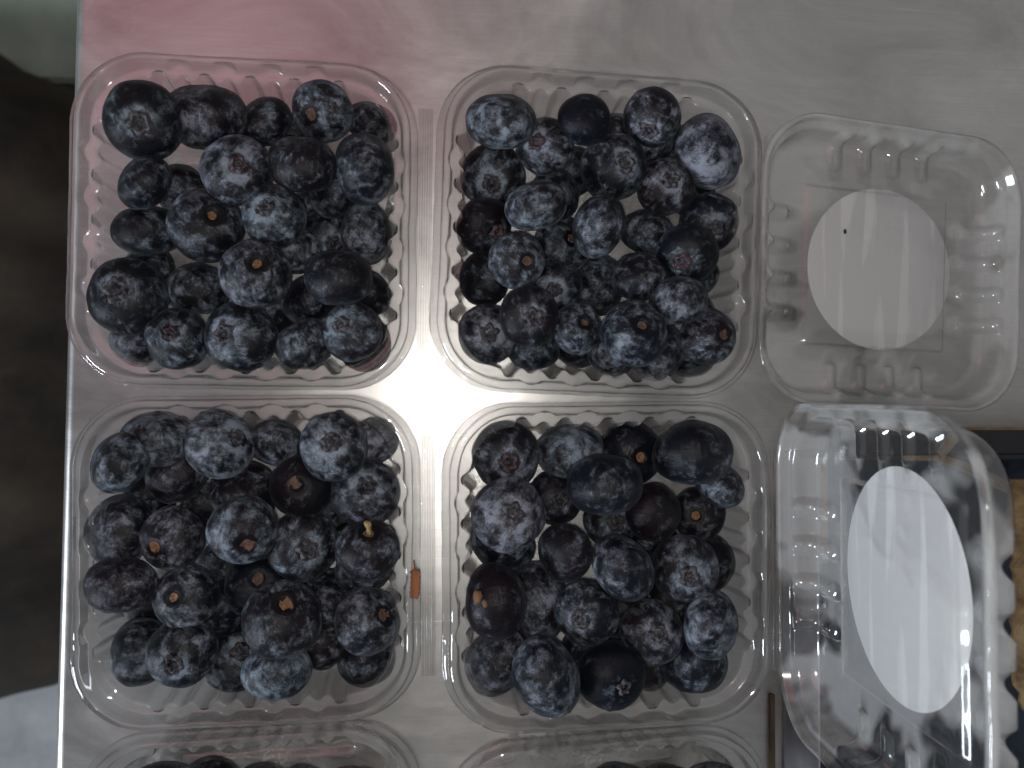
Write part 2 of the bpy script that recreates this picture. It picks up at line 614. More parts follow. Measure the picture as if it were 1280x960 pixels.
def label_bm(r):
    bm = bmesh.new()
    rings = []
    for rr, z in ((r - 0.0003, 0.00012), (r, 0.0), (r - 0.0003, -0.00012)):
        rings.append([bm.verts.new((rr * math.cos(i / 96 * 2 * math.pi), rr * math.sin(i / 96 * 2 * math.pi), z)) for i in range(96)])
    for a, b in zip(rings[:-1], rings[1:]):
        for i in range(96):
            bm.faces.new((a[i], b[i], b[(i + 1) % 96], a[(i + 1) % 96]))
    bm.faces.new(rings[0])
    bm.faces.new(rings[2][::-1])
    return bm


def punnet(label, x, y, rz, sx, sy, lid_angle=None, loose_hinge=False, z=0.0, label_v=(0, 0, 1, 1)):
    root = empty('punnet', (x, y, z), R(rz))
    tag(root, label, 'punnet', 'clear punnets on the steel table')
    tr_ = link_mesh('tray', TRAY_ME, None, root)
    tr_.scale = (sx, sy, 1)
    if loose_hinge:
        h = obj('hinge', hinge_bm(0.0050, 0.041, amp=0.0009, n=3), M_STRIP, root)
        h.scale = (sx, sy, 1)
    if lid_angle is not None:
        # the hinge sits on the right flange; the lid turns about it
        hx = (REF + 0.0096) * sx + 0.0003
        h = obj('hinge', hinge_bm(0.0012, 0.038, amp=0.0006, n=1), M_PLASTIC, root)
        h.location.x = hx - (REF + 0.0096)
        ld = link_mesh('lid', LID_ME, None, root)
        a = R(lid_angle)
        off = REF + 0.0096
        ld.rotation_euler = (0, -a, 0)
        ld.location = (hx + 0.0014 + off * math.cos(a), 0, 0.0322 + off * math.sin(a))
        ld.scale = (1.03, 0.955, 1.0) if lid_angle < 0 else (1, 1, 1)
        ld.location.y = -0.0035 if lid_angle < 0 else 0.0
        lb = obj('label', label_bm(0.0308), M_LABEL, ld, smooth=False)
        lb.location = (label_v[0], label_v[1], -0.01225)
        lb.scale = (label_v[2], label_v[3], 1)
        return root, ld
    return root, None


PUN = [
    ('ribbed clear punnet of blueberries on the pink-tinted steel at the table edge', -0.0561, 0.0561, -0.6, 0.98, 0.985, None, True),
    ('ribbed clear punnet of blueberries whose open lid lies flat on the steel', 0.0612, 0.0553, -2.0, 1.015, 1.01, -9.5, False),
    ('ribbed clear punnet of blueberries beside the orange scrap, at the table edge', -0.0548, -0.0530, 0.3, 0.98, 0.97, None, True),
    ('ribbed clear punnet of blueberries whose open lid stands upright by the carton', 0.0643, -0.0574, 0.3, 1.015, 1.01, 92.5, False),
    ('clear punnet cut off by the bottom of the picture, on the left', -0.0530, -0.1606, 1.0, 0.97, 0.985, None, False),
    ('clear punnet cut off by the bottom of the picture, nearest the carton', 0.0650, -0.1690, 1.8, 1.0, 1.0, None, False),
]
LIDS = []
for (lab, x, y, rz, sx, sy, la, lh) in PUN:
    root, ld = punnet(lab, x, y, rz, sx, sy, la, lh, 0.0, (0.0025, 0.0008, 1.03, 1.05) if la and la < 0 else (0.0016, 0.0045, 1.0, 1.07))
    LIDS.append(ld)
bm = bmesh.new()
bmesh.ops.create_uvsphere(bm, u_segments=12, v_segments=8, radius=0.0008)
sp = obj('speck', bm, M_SPECK, LIDS[1])
sp.location = (-0.0150, 0.0140, -0.0102)
sp.scale = (0.8, 1.25, 0.4)

# ------------------------------------------------------------------ blueberries
def body_mesh(kind, seed, ratio):
    """kind 0 plain, 1 dimple for a crown, 2 small pit for a stem scar"""
    rnd = random.Random(seed)
    bm = bmesh.new()
    nu, nv = 40, 34
    ox = Vector((rnd.uniform(-50, 50), rnd.uniform(-50, 50), rnd.uniform(-50, 50)))
    rows = []
    for j in range(nv + 1):
        th = math.pi * j / nv
        st, ct = math.sin(th), math.cos(th)
        # a superellipse flattened at both ends
        pr = st ** 0.90 if st > 0 else 0
        z = ratio * (abs(ct) ** 0.95) * (1 if ct >= 0 else -1)
        if kind == 1 and ct > 0:
            z -= 0.075 * math.exp(-(pr / 0.30) ** 2)
        if kind == 2 and ct > 0:
            z -= 0.12 * math.exp(-(pr / 0.20) ** 2)
        if kind in (0, 1, 2) and ct < 0:
            z += 0.05 * math.exp(-(pr / 0.25) ** 2)
        if j in (0, nv):
            rows.append([bm.verts.new((0, 0, z))])
            continue
        row = []
        for i in range(nu):
            a = 2 * math.pi * i / nu
            p = Vector((pr * math.cos(a), pr * math.sin(a), z))
            q = 1 + 0.085 * noise.noise(p * 0.9 + ox) + 0.024 * noise.noise(p * 2.6 + ox)
            row.append(bm.verts.new(p * q))
        rows.append(row)
    for j in range(nv):
        a, b = rows[j], rows[j + 1]
        for i in range(nu):
            k_ = (i + 1) % nu
            if len(a) == 1:
                bm.faces.new((a[0], b[i], b[k_]))
            elif len(b) == 1:
                bm.faces.new((a[i], b[0], a[k_]))
            else:
                bm.faces.new((a[i], b[i], b[k_], a[k_]))
    me = bpy.data.meshes.new('blueberry')
    bm.to_mesh(me)
    bm.free()
    me.materials.append(M_BERRY)
    return me


def polar_mesh(name, fn, mat, nr=12, na=60):
    bm = bmesh.new()
    c = bm.verts.new((0, 0, fn(0, 0)))
    prev = None
    for j in range(1, nr + 1):
        q = j / nr
        cur = []
        for i in range(na):
            a = 2 * math.pi * i / na
            rr, z = fn(q, a, True)
            cur.append(bm.verts.new((rr * math.cos(a), rr * math.sin(a), z)))
        for i in range(na):
            k_ = (i + 1) % na
            if prev is None:
                bm.faces.new((c, cur[i], cur[k_]))
            else:
                bm.faces.new((prev[i], cur[i], cur[k_], prev[k_]))
        prev = cur
    me = bpy.data.meshes.new(name)
    bm.to_mesh(me)
    bm.free()
    me.materials.append(mat)
    return me


def crown_fn(seed, size, open_):
    """five-lobed calyx: recessed disc with a nub, a ragged ridge, lobes bent outwards"""
    rnd = random.Random(seed)
    ph = rnd.uniform(0, 6.28)
    am = [rnd.uniform(0.75, 1.2) for _ in range(5)]
    ox = Vector((seed * 3.13, seed * 1.77, 0.3))

    def fn(q, a, full=False):
        if not full:
            return 0.015
        lob = (a + ph) / (2 * math.pi) * 5
        k_ = int(math.floor(lob)) % 5
        w = abs((lob % 1) - 0.5) * 2          # 1 at the notch, 0 on the lobe axis
        star = (1 - w ** 1.3) * am[k_]
        rout = size * (0.66 + 0.36 * star)
        rr = rout * q
        nz = noise.noise(Vector((q * 3 * math.cos(a), q * 3 * math.sin(a), 0)) + ox)
        ridge = math.exp(-((q - (0.70 - 0.05 * open_)) / 0.16) ** 2)
        hollow = -0.055 * open_ * math.exp(-((q - 0.30) / 0.22) ** 2)
        nub = 0.03 * math.exp(-(q / 0.13) ** 2)
        z = 0.012 + 0.095 * ridge * (0.35 + 0.7 * star) * (1 + 0.8 * nz) + hollow + nub + 0.03 * nz
        if q > 0.88:
            z -= 0.055 * ((q - 0.88) / 0.12) ** 1.2
        return rr, z
    return fn


def scar_fn(seed, size):
    ox = Vector((seed * 2.3, seed * 0.7, 5))

    def fn(q, a, full=False):
        if not full:
            return 0.0
        nz = noise.noise(Vector((math.cos(a) * 1.2, math.sin(a) * 1.2, 0)) + ox)
        n2 = noise.noise(Vector((q * 4 * math.cos(a), q * 4 * math.sin(a), 3)) + ox)
        rr = size * q * (1 + 0.30 * nz)
        z = 0.030 * math.exp(-((q - 0.72) / 0.2) ** 2) + 0.014 * n2 - (0.03 * max(0, q - 0.85) / 0.15)
        return rr, z
    return fn


RATIOS = (0.80, 0.86, 0.76)
BODIES = {k: [body_mesh(k, 11 + 5 * k + i, RATIOS[i]) for i in range(3)] for k in (0, 1, 2)}
CROWNS = {
    's': [polar_mesh('calyx', crown_fn(3 + i, 0.35, 0.9), M_CALYX) for i in range(3)],
    'r': [polar_mesh('calyx', crown_fn(13 + i, 0.34, 1.0), M_CALYXR) for i in range(2)],
    'o': [polar_mesh('calyx', crown_fn(23 + i, 0.33, 1.8), M_CALYX) for i in range(2)],
}
M_SCARM = mat_simple('brown_stem_scar', (0.03, 0.016, 0.010), (0.16, 0.085, 0.04), 9, 0.75, 0.7, 0.0006)
SCARS = {
    'b': [polar_mesh('stem_scar', scar_fn(3 + i, 0.20), (M_SCAR, M_SCARM, M_SCARM)[i], 8, 36) for i in range(3)],
    'd': [polar_mesh('stem_scar', scar_fn(9 + i, 0.23), M_SCARD, 8, 36) for i in range(2)],
}
# feature: s star crown, r reddish crown, o hollow crown, b brown stem scar, d dark stem scar, n none in view
# px, py, radius px, feature, feature px, feature py, layer (0 low .. 2 top), bloom 0..1, label
UL, UR, LL, LR = 'upper left punnet', 'upper right punnet', 'lower left punnet', 'lower right punnet'
BOX1 = [
    (180, 152, 46, 's', 174, 154, 2, .42, 'large dark blueberry with star crown in the back left corner'),
    (258, 138, 49, 'n', 258, 80, 2, .58, 'widest blueberry at the back wall, purple grey, lying on its side'),
    (331, 153, 31, 'n', 310, 120, 1, .45, 'greenish dark blueberry at the back, right of the widest one'),
    (404, 136, 37, 'd', 384, 140, 2, .66, 'pale blue-grey blueberry with a teardrop stem scar at the back right'),
    (465, 154, 29, 'n', 480, 120, 1, .55, 'half covered blueberry in the back right corner'),
    (461, 212, 43, 'n', 510, 208, 2, .50, 'tall oval grey-purple blueberry against the right wall'),
    (379, 206, 41, 'n', 385, 150, 2, .38, 'smooth brownish-black oval blueberry below the teardrop-scarred one'),
    (297, 213, 42, 'r', 299, 205, 2, .60, 'blueberry with a reddish crown ringed in white wax near the centre'),
    (181, 228, 33, 'n', 150, 200, 1, .40, 'plain slate-dark blueberry under the star-crowned one by the left wall'),
    (229, 239, 31, 'n', 210, 250, 1, .52, 'blueberry with a wax-white left side tucked behind the orange-scarred one'),
    (258, 283, 45, 'b', 267, 267, 2, .52, 'large blueberry with orange stem scar, left of the centre'),
    (185, 289, 37, 'n', 190, 340, 1, .50, 'mottled blueberry by the left wall, halfway down'),
    (343, 271, 36, 'o', 331, 259, 1, .55, 'tilted blueberry with a hollow white-rimmed crown at the centre'),
    (420, 240, 31, 'n', 440, 262, 0, .50, 'low purple-edged blueberry under the tall oval one'),
    (409, 298, 32, 'o', 418, 306, 0, .50, 'low blueberry with a round hollow crown in a grey wax ring'),
    (464, 291, 35, 'n', 510, 288, 1, .62, 'oval waxy blueberry at the right wall, below the tall oval one'),
    (320, 341, 43, 'b', 322, 328, 2, .56, 'blueberry with the brightest orange stem scar, front of the centre'),
    (424, 347, 41, 'n', 424, 300, 2, .28, 'wet black oval blueberry with sparkling droplets'),
    (388, 374, 33, 'n', 370, 350, 1, .30, 'black blueberry half under the wet sparkling one'),
    (466, 366, 27, 'n', 490, 350, 1, .34, 'small plain navy blueberry at the right wall'),
    (160, 370, 46, 'o', 144, 361, 2, .36, 'large black blueberry with a wide ring crown at the left wall'),
    (180, 334, 28, 'n', 170, 310, 0, .60, 'low waxy blueberry peeping out behind the large ring-crowned one'),
    (247, 361, 36, 'n', 245, 310, 1, .58, 'white-smudged blueberry left of the brightest orange scar'),
    (222, 423, 37, 'r', 213, 415, 2, .50, 'front blueberry with a small star crown in a wine-red ring'),
    (167, 430, 28, 'n', 150, 450, 1, .66, 'small waxy blueberry in the front left corner'),
    (301, 421, 43, 'o', 278, 417, 2, .52, 'wide blueberry at the front wall with crown turned to the left'),
    (336, 388, 33, 'n', 345, 410, 0, .55, 'low grey-green blueberry under the brightest orange-scarred one'),
    (381, 431, 34, 'n', 400, 470, 1, .62, 'wax-streaked blueberry at the front wall, right of the wide one'),
    (440, 415, 37, 's', 423, 403, 2, .48, 'grey blueberry with a curled crown in the front right corner'),
    (460, 431, 31, 'n', 480, 440, 1, .40, 'plain navy blueberry under the curled-crown one in the front right corner'),
    (367, 160, 22, 'n', 360, 140, 0, .40, 'small hidden blueberry left of the teardrop-scarred one'),
    (393, 246, 27, 'n', 380, 240, 0, .60, 'low waxy blueberry under the smooth brownish-black one'),
    (372, 316, 28, 'n', 380, 340, 0, .66, 'low bright-flecked blueberry right of the brightest orange scar'),
]
BOX2 = [
    (626, 152, 42, 'n', 626, 100, 2, .66, 'squarish blueberry with white wax edges in the back left corner'),
    (730, 150, 32, 'n', 735, 130, 2, .22, 'black pimpled blueberry at the back wall'),
    (681, 184, 35, 'r', 667, 176, 2, .58, 'blueberry with a wine-red crown left of the back middle'),
    (815, 144, 35, 's', 812, 163, 2, .50, 'smooth navy blueberry at the back wall with crown facing front'),
    (811, 182, 30, 'n', 830, 200, 1, .66, 'waxy blueberry directly under the smooth navy one at the back'),
    (889, 191, 45, 'n', 930, 170, 2, .74, 'largest blueberry, white-patched, at the back right'),
    (767, 209, 40, 's', 783, 203, 2, .46, 'grey blueberry with a ragged crown behind the centre'),
    (831, 233, 35, 's', 841, 222, 2, .48, 'blueberry with a rough dark crown left of the largest one'),
    (616, 221, 37, 'o', 614, 231, 1, .56, 'blunt slate blueberry at the left wall, second from the back'),
    (670, 257, 38, 'n', 655, 215, 2, .64, 'oval wax-marbled blueberry left of the centre'),
    (694, 243, 31, 'n', 720, 235, 1, .50, 'ring-edged blueberry behind the wax-marbled one'),
    (605, 282, 33, 'r', 625, 291, 1, .24, 'black blueberry at the left wall with reddish crown facing right'),
    (748, 283, 38, 'n', 712, 270, 2, .54, 'tall oval white-rimmed blueberry at the centre'),
    (808, 290, 31, 'n', 815, 260, 1, .56, 'half covered waxy blueberry right of the white-rimmed oval'),
    (704, 307, 34, 'd', 718, 296, 1, .62, 'mottled blueberry with an oval scar left of the centre oval'),
    (646, 327, 35, 'd', 661, 326, 2, .60, 'round grey blueberry with dark brown stem scar at the left'),
    (605, 348, 32, 'n', 580, 345, 1, .30, 'plain navy-black blueberry at the left wall'),
    (695, 358, 30, 's', 692, 362, 1, .52, 'blueberry with a white-crusted star crown, left front of the centre'),
    (748, 356, 36, 'n', 785, 350, 1, .56, 'upright oval blueberry between two round ones, front of the centre'),
    (798, 346, 31, 'n', 800, 320, 1, .52, 'dark blueberry with faint wax swirl right of the upright oval'),
    (859, 317, 37, 'r', 853, 329, 2, .30, 'big black blueberry with a reddish crown half ringed in wax'),
    (893, 279, 34, 's', 905, 286, 1, .42, 'blueberry at the right with crown in a pale oval ring'),
    (880, 346, 23, 'n', 890, 360, 0, .66, 'small waxy blueberry peeping out under the big black one'),
    (847, 376, 36, 'n', 838, 340, 2, .58, 'flat oval blueberry right of the front middle'),
    (791, 416, 41, 'd', 804, 405, 2, .54, 'largest front blueberry, white-edged with a red-brown scar'),
    (661, 395, 37, 's', 669, 397, 2, .34, 'black blueberry with a neat star crown in a pale halo'),
    (610, 418, 34, 's', 612, 416, 1, .62, 'light blue blueberry with star crown in the front left corner'),
    (722, 411, 31, 'b', 734, 401, 2, .58, 'white-edged blueberry with a small brown scar at the front middle'),
    (667, 441, 28, 'n', 667, 470, 0, .60, 'low blueberry at the front wall under the halo-crowned one'),
    (718, 430, 29, 'n', 700, 450, 0, .36, 'low navy blueberry under the small-brown-scarred one'),
    (762, 448, 26, 'n', 750, 470, 0, .64, 'waxy blueberry at the front wall left of the largest front one'),
    (822, 440, 34, 'n', 850, 450, 1, .64, 'waxy blueberry at the front wall right of the largest front one'),
    (887, 422, 35, 'd', 910, 416, 2, .60, 'blueberry in the front right corner with a ringed scar facing right'),
    (868, 449, 28, 'n', 860, 470, 0, .44, 'low navy blueberry in the front right corner'),
    (880, 390, 22, 'n', 900, 380, 0, .40, 'small dark blueberry behind the ringed-scar one'),
    (768, 158, 23, 'n', 770, 140, 0, .50, 'small hidden blueberry between the pimpled and the smooth navy ones'),
    (868, 247, 25, 'n', 870, 230, 0, .44, 'small hidden blueberry below the largest one'),
    (846, 188, 29, 'n', 850, 170, 0, .20, 'dark hidden blueberry left of the largest one'),
    (716, 216, 28, 'n', 730, 230, 0, .48, 'hidden blueberry left of the ragged-crowned one'),
]
BOX3 = [
    (197, 540, 39, 'n', 197, 500, 1, .64, 'grey-green oval blueberry at the back wall, leftmost'),
    (150, 578, 38, 'n', 115, 560, 2, .60, 'mottled upright blueberry in the back left corner'),
    (275, 555, 42, 'o', 299, 545, 2, .66, 'big pale blueberry with a small ring crown at the back wall'),
    (344, 553, 32, 'n', 350, 520, 1, .60, 'white-flecked blueberry at the back wall, in the middle'),
    (417, 558, 41, 'o', 413, 552, 2, .58, 'big blueberry with a dark hollow crown at the back wall'),
    (475, 550, 27, 'n', 475, 556, 1, .70, 'smooth pale blue blueberry in the back right corner'),
    (224, 592, 37, 'n', 250, 620, 1, .44, 'dull dark blueberry left of the big pale one'),
    (376, 608, 39, 'd', 371, 606, 2, .22, 'brown-black blueberry with a sunken brown scar'),
    (456, 615, 42, 's', 459, 606, 2, .58, 'big grey-purple blueberry with a tiny pale scar at the right wall'),
    (305, 616, 37, 'n', 310, 600, 0, .44, 'low dark blueberry left of the brown-black one'),
    (141, 664, 41, 'n', 105, 660, 1, .52, 'large dim blueberry at the left wall'),
    (215, 673, 39, 'b', 193, 686, 2, .62, 'waxy blueberry with a reddish-brown scar left of the centre'),
    (305, 662, 42, 'd', 307, 683, 2, .58, 'blueberry with a wide dark red scar at the centre'),
    (379, 682, 43, 'o', 386, 689, 2, .48, 'glossy blueberry with a ring crown in pale wax, right of the centre'),
    (458, 687, 39, 'b', 461, 663, 2, .44, 'blueberry still carrying its yellow stem at the right wall'),
    (457, 710, 33, 'n', 470, 740, 0, .62, 'waxy blueberry directly under the stem-bearing one'),
    (150, 731, 41, 'n', 150, 690, 2, .50, 'flat oval blueberry at the left wall, front of the dim one'),
    (233, 744, 39, 'b', 216, 747, 2, .58, 'blueberry with an orange scar in a pale ring, front left'),
    (186, 754, 28, 'n', 180, 770, 0, .36, 'low dark blueberry under the flat oval one'),
    (174, 815, 38, 'n', 140, 818, 1, .56, 'blueberry in the front left corner with a waxy left side'),
    (228, 815, 41, 'o', 217, 832, 2, .54, 'blueberry with a dark brown six-sided crown at the front'),
    (293, 826, 35, 'o', 301, 813, 1, .50, 'blueberry with a curled ring crown at the front wall'),
    (323, 730, 37, 'd', 322, 722, 1, .26, 'dark brownish blueberry behind the largest one at the front'),
    (354, 772, 48, 'b', 356, 753, 2, .44, 'largest blueberry, purple black with a long orange scar'),
    (346, 838, 41, 'n', 340, 795, 2, .70, 'pale flat blueberry at the front wall under the largest one'),
    (405, 807, 27, 'n', 420, 820, 1, .48, 'small navy blueberry right of the pale flat one'),
    (412, 746, 32, 'n', 420, 730, 0, .60, 'low flecked blueberry right of the largest one'),
    (459, 777, 41, 'd', 484, 768, 2, .62, 'upright waxy blueberry with a scar facing the right wall'),
    (459, 828, 33, 'n', 470, 850, 1, .44, 'plain slate blueberry in the front right corner'),
    (280, 762, 33, 'n', 290, 780, 0, .40, 'low dark green-black blueberry left of the largest one'),
    (283, 708, 31, 'n', 270, 720, 0, .42, 'low dark blueberry under the wide-red-scarred one'),
    (187, 620, 29, 'n', 180, 640, 0, .42, 'low dark blueberry right of the dim one'),
    (258, 636, 28, 'n', 260, 650, 0, .46, 'low blueberry between the two waxy ones at the centre left'),
    (414, 642, 27, 'n', 420, 650, 0, .48, 'low blueberry between the ring crown and the grey-purple one'),
]
BOX4 = [
    (632, 569, 39, 'r', 637, 579, 1, .50, 'dark blueberry with a wine-red star crown in the back left corner'),
    (712, 557, 41, 'n', 708, 515, 2, .80, 'frosty white-blue oval blueberry at the back wall'),
    (788, 566, 38, 'b', 802, 572, 1, .24, 'black blueberry with an orange-brown scar at the back wall'),
    (865, 562, 48, 'n', 860, 510, 2, .36, 'wide blue-black blueberry with droplets at the back right'),
    (635, 644, 45, 's', 643, 641, 2, .68, 'big round pale blueberry with a brownish star crown at the left wall'),
    (628, 678, 39, 'n', 610, 710, 1, .52, 'blueberry showing a crescent under the big round pale one'),
    (694, 622, 31, 'o', 700, 628, 1, .26, 'black blueberry with a ring crown right of the big pale one'),
    (755, 606, 46, 'n', 758, 550, 2, .40, 'wide purple-black blueberry lying behind the centre'),
    (764, 649, 32, 'o', 771, 653, 1, .50, 'blueberry with a crumpled ring crown under the wide purple-black one'),
    (817, 640, 33, 'n', 840, 640, 1, .20, 'glossy black blueberry right of the centre'),
    (900, 606, 31, 'n', 920, 580, 2, .60, 'grey-purple blueberry sticking out on the right side'),
    (872, 641, 31, 'b', 869, 645, 1, .48, 'blueberry with a tan scar in a pale ring on the right side'),
    (706, 691, 36, 'n', 680, 700, 2, .38, 'shiny reddish-black blueberry left of the centre'),
    (778, 709, 42, 'n', 815, 680, 2, .52, 'slanting oval grainy purple blueberry at the centre'),
    (856, 710, 41, 's', 863, 723, 2, .54, 'marbled blueberry with a rough flat crown on the right'),
    (889, 703, 33, 'n', 910, 710, 0, .42, 'blueberry half behind the rough-crowned one'),
    (614, 751, 43, 'n', 655, 745, 1, .26, 'tall black blueberry with orange crumbs at the left wall'),
    (673, 751, 43, 'n', 715, 745, 1, .60, 'tall wax-smudged blueberry second from the left wall'),
    (733, 765, 39, 's', 724, 776, 2, .46, 'blueberry with dark star crown in white halo, front of centre'),
    (814, 790, 39, 'o', 826, 791, 2, .58, 'white-rimmed blueberry with a dark crown at the front right'),
    (888, 781, 40, 'n', 925, 790, 2, .64, 'upright white-smudged blueberry at the right'),
    (622, 832, 42, 'n', 595, 800, 1, .66, 'blue-grey blueberry in the front left corner'),
    (682, 844, 48, 'n', 725, 825, 2, .58, 'largest upright blueberry with sparkling beads at the front'),
    (764, 843, 39, 's', 781, 860, 1, .10, 'nearly black blueberry with small crown at the front wall'),
    (866, 832, 38, 'n', 866, 880, 0, .44, 'dull dark blueberry in the front right corner'),
    (808, 838, 28, 'n', 800, 850, 0, .34, 'small hidden blueberry under the white-rimmed front one'),
    (735, 815, 31, 'n', 730, 830, 0, .30, 'hidden dark blueberry behind the nearly black one'),
    (777, 768, 30, 'n', 780, 780, 0, .34, 'hidden dark blueberry right of the white-halo crown'),
    (836, 755, 29, 'n', 840, 760, 0, .34, 'hidden dark blueberry below the rough-crowned one'),
    (816, 680, 28, 'n', 820, 690, 0, .34, 'hidden dark blueberry right of the slanting oval one'),
]
BOX5 = [
    (205, 978, 38, 'n', 205, 940, 1, .50, 'first berry from the left'),
    (262, 982, 38, 's', 262, 985, 1, .40, 'second berry from the left'),
    (325, 984, 40, 'n', 325, 940, 1, .50, 'third berry from the left'),
    (385, 985, 38, 'n', 400, 950, 1, .44, 'fourth berry from the left'),
    (440, 984, 38, 'n', 440, 950, 1, .52, 'fifth berry from the left'),
]
BOX6 = [
    (640, 992, 36, 'n', 640, 950, 1, .44, 'first berry from the left'),
    (705, 990, 38, 'n', 705, 950, 1, .50, 'second berry from the left'),
    (772, 984, 40, 'n', 772, 940, 1, .40, 'third berry from the left'),
    (838, 982, 38, 'n', 850, 940, 1, .60, 'fourth berry from the left'),
    (893, 975, 34, 'n', 893, 940, 1, .72, 'fifth, palest'),
]
SETS = [(BOX1, UL, 0), (BOX2, UR, 1), (BOX3, LL, 2), (BOX4, LR, 3), (BOX5, None, 4), (BOX6, None, 5)]
LAYER_Z = (0.0115, 0.0190, 0.0275)
Zax = Vector((0, 0, 1))
EX, EY = CAM_R @ Vector((1, 0, 0)), CAM_R @ Vector((0, 1, 0))
STEM_HOST = CRUMB_HOST = None
for (table_, where, bi) in SETS:
    P = []
    for (px, py, r, *_r) in table_:
        py += 8 if where is None else 0
        z = LAYER_Z[_r[3]]
        r *= (1.14, 1.10, 1.035)[_r[3]]
        rw = r * depth_of(at(px, py, z)) / F_PX
        P.append([px, py, r, z, rw])
    # settle the heap: overlapping berries part along the line of sight
    for it in range(120):
        for i in range(len(P)):
            a = at(P[i][0], P[i][1], P[i][3])
            for j in range(i + 1, len(P)):
                b = at(P[j][0], P[j][1], P[j][3])
                d = b - a
                want = (P[i][4] + P[j][4]) * 0.86
                L = d.length
                if L < want and L > 1e-6:
                    push = (want - L) * 0.25
                    hor = math.hypot(d.x, d.y)
                    if hor < want:
                        need = math.sqrt(want * want - hor * hor) - abs(d.z)
                        s = 1 if (d.z > 0 or (d.z == 0 and table_[j][6] > table_[i][6])) else -1
                        step = min(need * 0.2, 0.0012)
                        P[i][3] -= s * step
                        P[j][3] += s * step
        for q in P:
            q[3] = min(max(q[3], q[4] * 0.84 + 0.0022), 0.0335)
            q[4] = q[2] * depth_of(at(q[0], q[1], q[3])) / F_PX
    for n_, (row, q) in enumerate(zip(table_, P)):
        px, py, r, ft, fx, fy, layer, bloom, lab = row
        px, py = q[0], q[1]
        pos = at(px, py, q[3])
        rw = q[4]
        pl = PUN[bi]
        lp = Matrix.Rotation(-R(pl[3]), 3, 'Z') @ Vector((pos.x - pl[1], pos.y - pl[2], 0))
        half = 0.0440 + 0.0040 * min(1.0, max(0.0, pos.z / 0.028))
        for ax_, sc_ in ((0, pl[4]), (1, pl[5])):
            lim_ = half * sc_ - rw * 0.78
            was = lp[ax_]
            lp[ax_] = was + max(-0.0022, min(0.0022, max(-lim_, min(lim_, was)) - was))
        lp = Matrix.Rotation(R(pl[3]), 3, 'Z') @ lp
        pos = Vector((lp.x + pl[1], lp.y + pl[2], pos.z))
        w = (Vector((0, 0, CAM_H)) - pos).normalized()
        e1 = (EX - w * EX.dot(w)).normalized()
        e2 = w.cross(e1)
        u, v = (fx - px) / r, (fy - py) / r
        m_ = math.hypot(u, v)
        lim = 0.97 if ft == 'n' else 0.86
        if m_ > lim:
            u, v = u / m_ * lim, v / m_ * lim
        if ft == 'n' and m_ > 0.9:
            h_ = 0.16
        else:
            h_ = math.sqrt(max(0.02, 1 - u * u - v * v))
        ax = (e1 * u - e2 * v + w * h_).normalized()
        if ft == 'n' and m_ <= 0.9:
            ax = -ax      # crown side turned away from us
        kind = {'n': 0, 's': 1, 'r': 1, 'o': 1, 'b': 2, 'd': 2}[ft]
        rng = random.Random(bi * 100 + n_)
        if ft == 'n':
            vi = 2 if (m_ > 1.1 and rng.random() < 0.5) else 0
        else:
            vi = rng.choice((0, 1, 1))
        me = BODIES[kind][vi]
        o = bpy.data.objects.new('blueberry', me)
        col.objects.link(o)
        rot = ax.to_track_quat('Z', 'Y').to_matrix() @ Matrix.Rotation(rng.uniform(0, 6.28), 3, 'Z')
        o.matrix_world = Matrix.LocRotScale(pos, rot.to_quaternion(), Vector((rw, rw, rw)))
        o['bloom'] = float(bloom)
        o['feature'] = float(kind)
        if where:
            full = lab + ', ' + where
            grp = 'blueberries in the ' + where
        elif bi == 4:
            full = 'blueberry cut off at picture bottom, left punnet, ' + lab.replace('berry ', '')
            grp = 'blueberries in the cut-off left punnet'
        else:
            full = 'blueberry cut off at picture bottom, right punnet, ' + lab.replace('berry ', '')
            grp = 'blueberries in the cut-off right punnet'
        tag(o, full, 'blueberry', grp)
        top = {1: RATIOS[vi] - 0.075, 2: RATIOS[vi] - 0.11}.get(kind)
        if kind == 1:
            c = link_mesh('calyx', rng.choice(CROWNS[ft]), None, o)
            c.location = (0, 0, top + 0.020)
            c.rotation_euler = (0, 0, rng.uniform(0, 6.28))
            s_ = rng.uniform(0.85, 1.1)
            if 'tiny' in lab:
                s_ = 0.35
            elif 'small' in lab:
                s_ = 0.75
            elif 'wide' in lab:
                s_ = 1.15
            c.scale = (s_, s_, 1)
        elif kind == 2:
            c = link_mesh('stem_scar', SCARS['b'][0] if 'orange' in lab else rng.choice(SCARS[ft]), None, o)
            c.location = (0, 0, top + 0.026)
            c.rotation_euler = (0, 0, rng.uniform(0, 6.28))
            s_ = rng.uniform(0.65, 1.25)
            if 'wide' in lab or 'sunken' in lab:
                s_ = 1.5
            elif 'small' in lab:
                s_ = 0.8
            c.scale = (s_, s_ * rng.uniform(0.75, 1.0), 1)
            if 'long orange' in lab:
                c.scale = (1.7, 0.85, 1)
                c.rotation_euler = (0, 0, 0)
        if 'yellow stem' in lab:
            STEM_HOST = o
        if 'orange crumbs' in lab:
            CRUMB_HOST = o


# the little stem left on one berry, bent over the edge of its scar
def stem_bm():
    bm = bmesh.new()
    prev = None
    for i in range(9):
        t_ = i / 8
        c = Vector((0.02 * math.sin(t_ * 3), 0.10 * t_ * t_, 0.56 * t_))
        rr = 0.075 + 0.035 * (t_ ** 3) + 0.01 * math.sin(t_ * 9)
        cur = [bm.verts.new(c + Vector((rr * math.cos(k * math.pi / 5), rr * math.sin(k * math.pi / 5), 0))) for k in range(10)]
        if prev:
            for k in range(10):
                bm.faces.new((prev[k], prev[(k + 1) % 10], cur[(k + 1) % 10], cur[k]))
        prev = cur
    bm.faces.new(prev)
    return bm


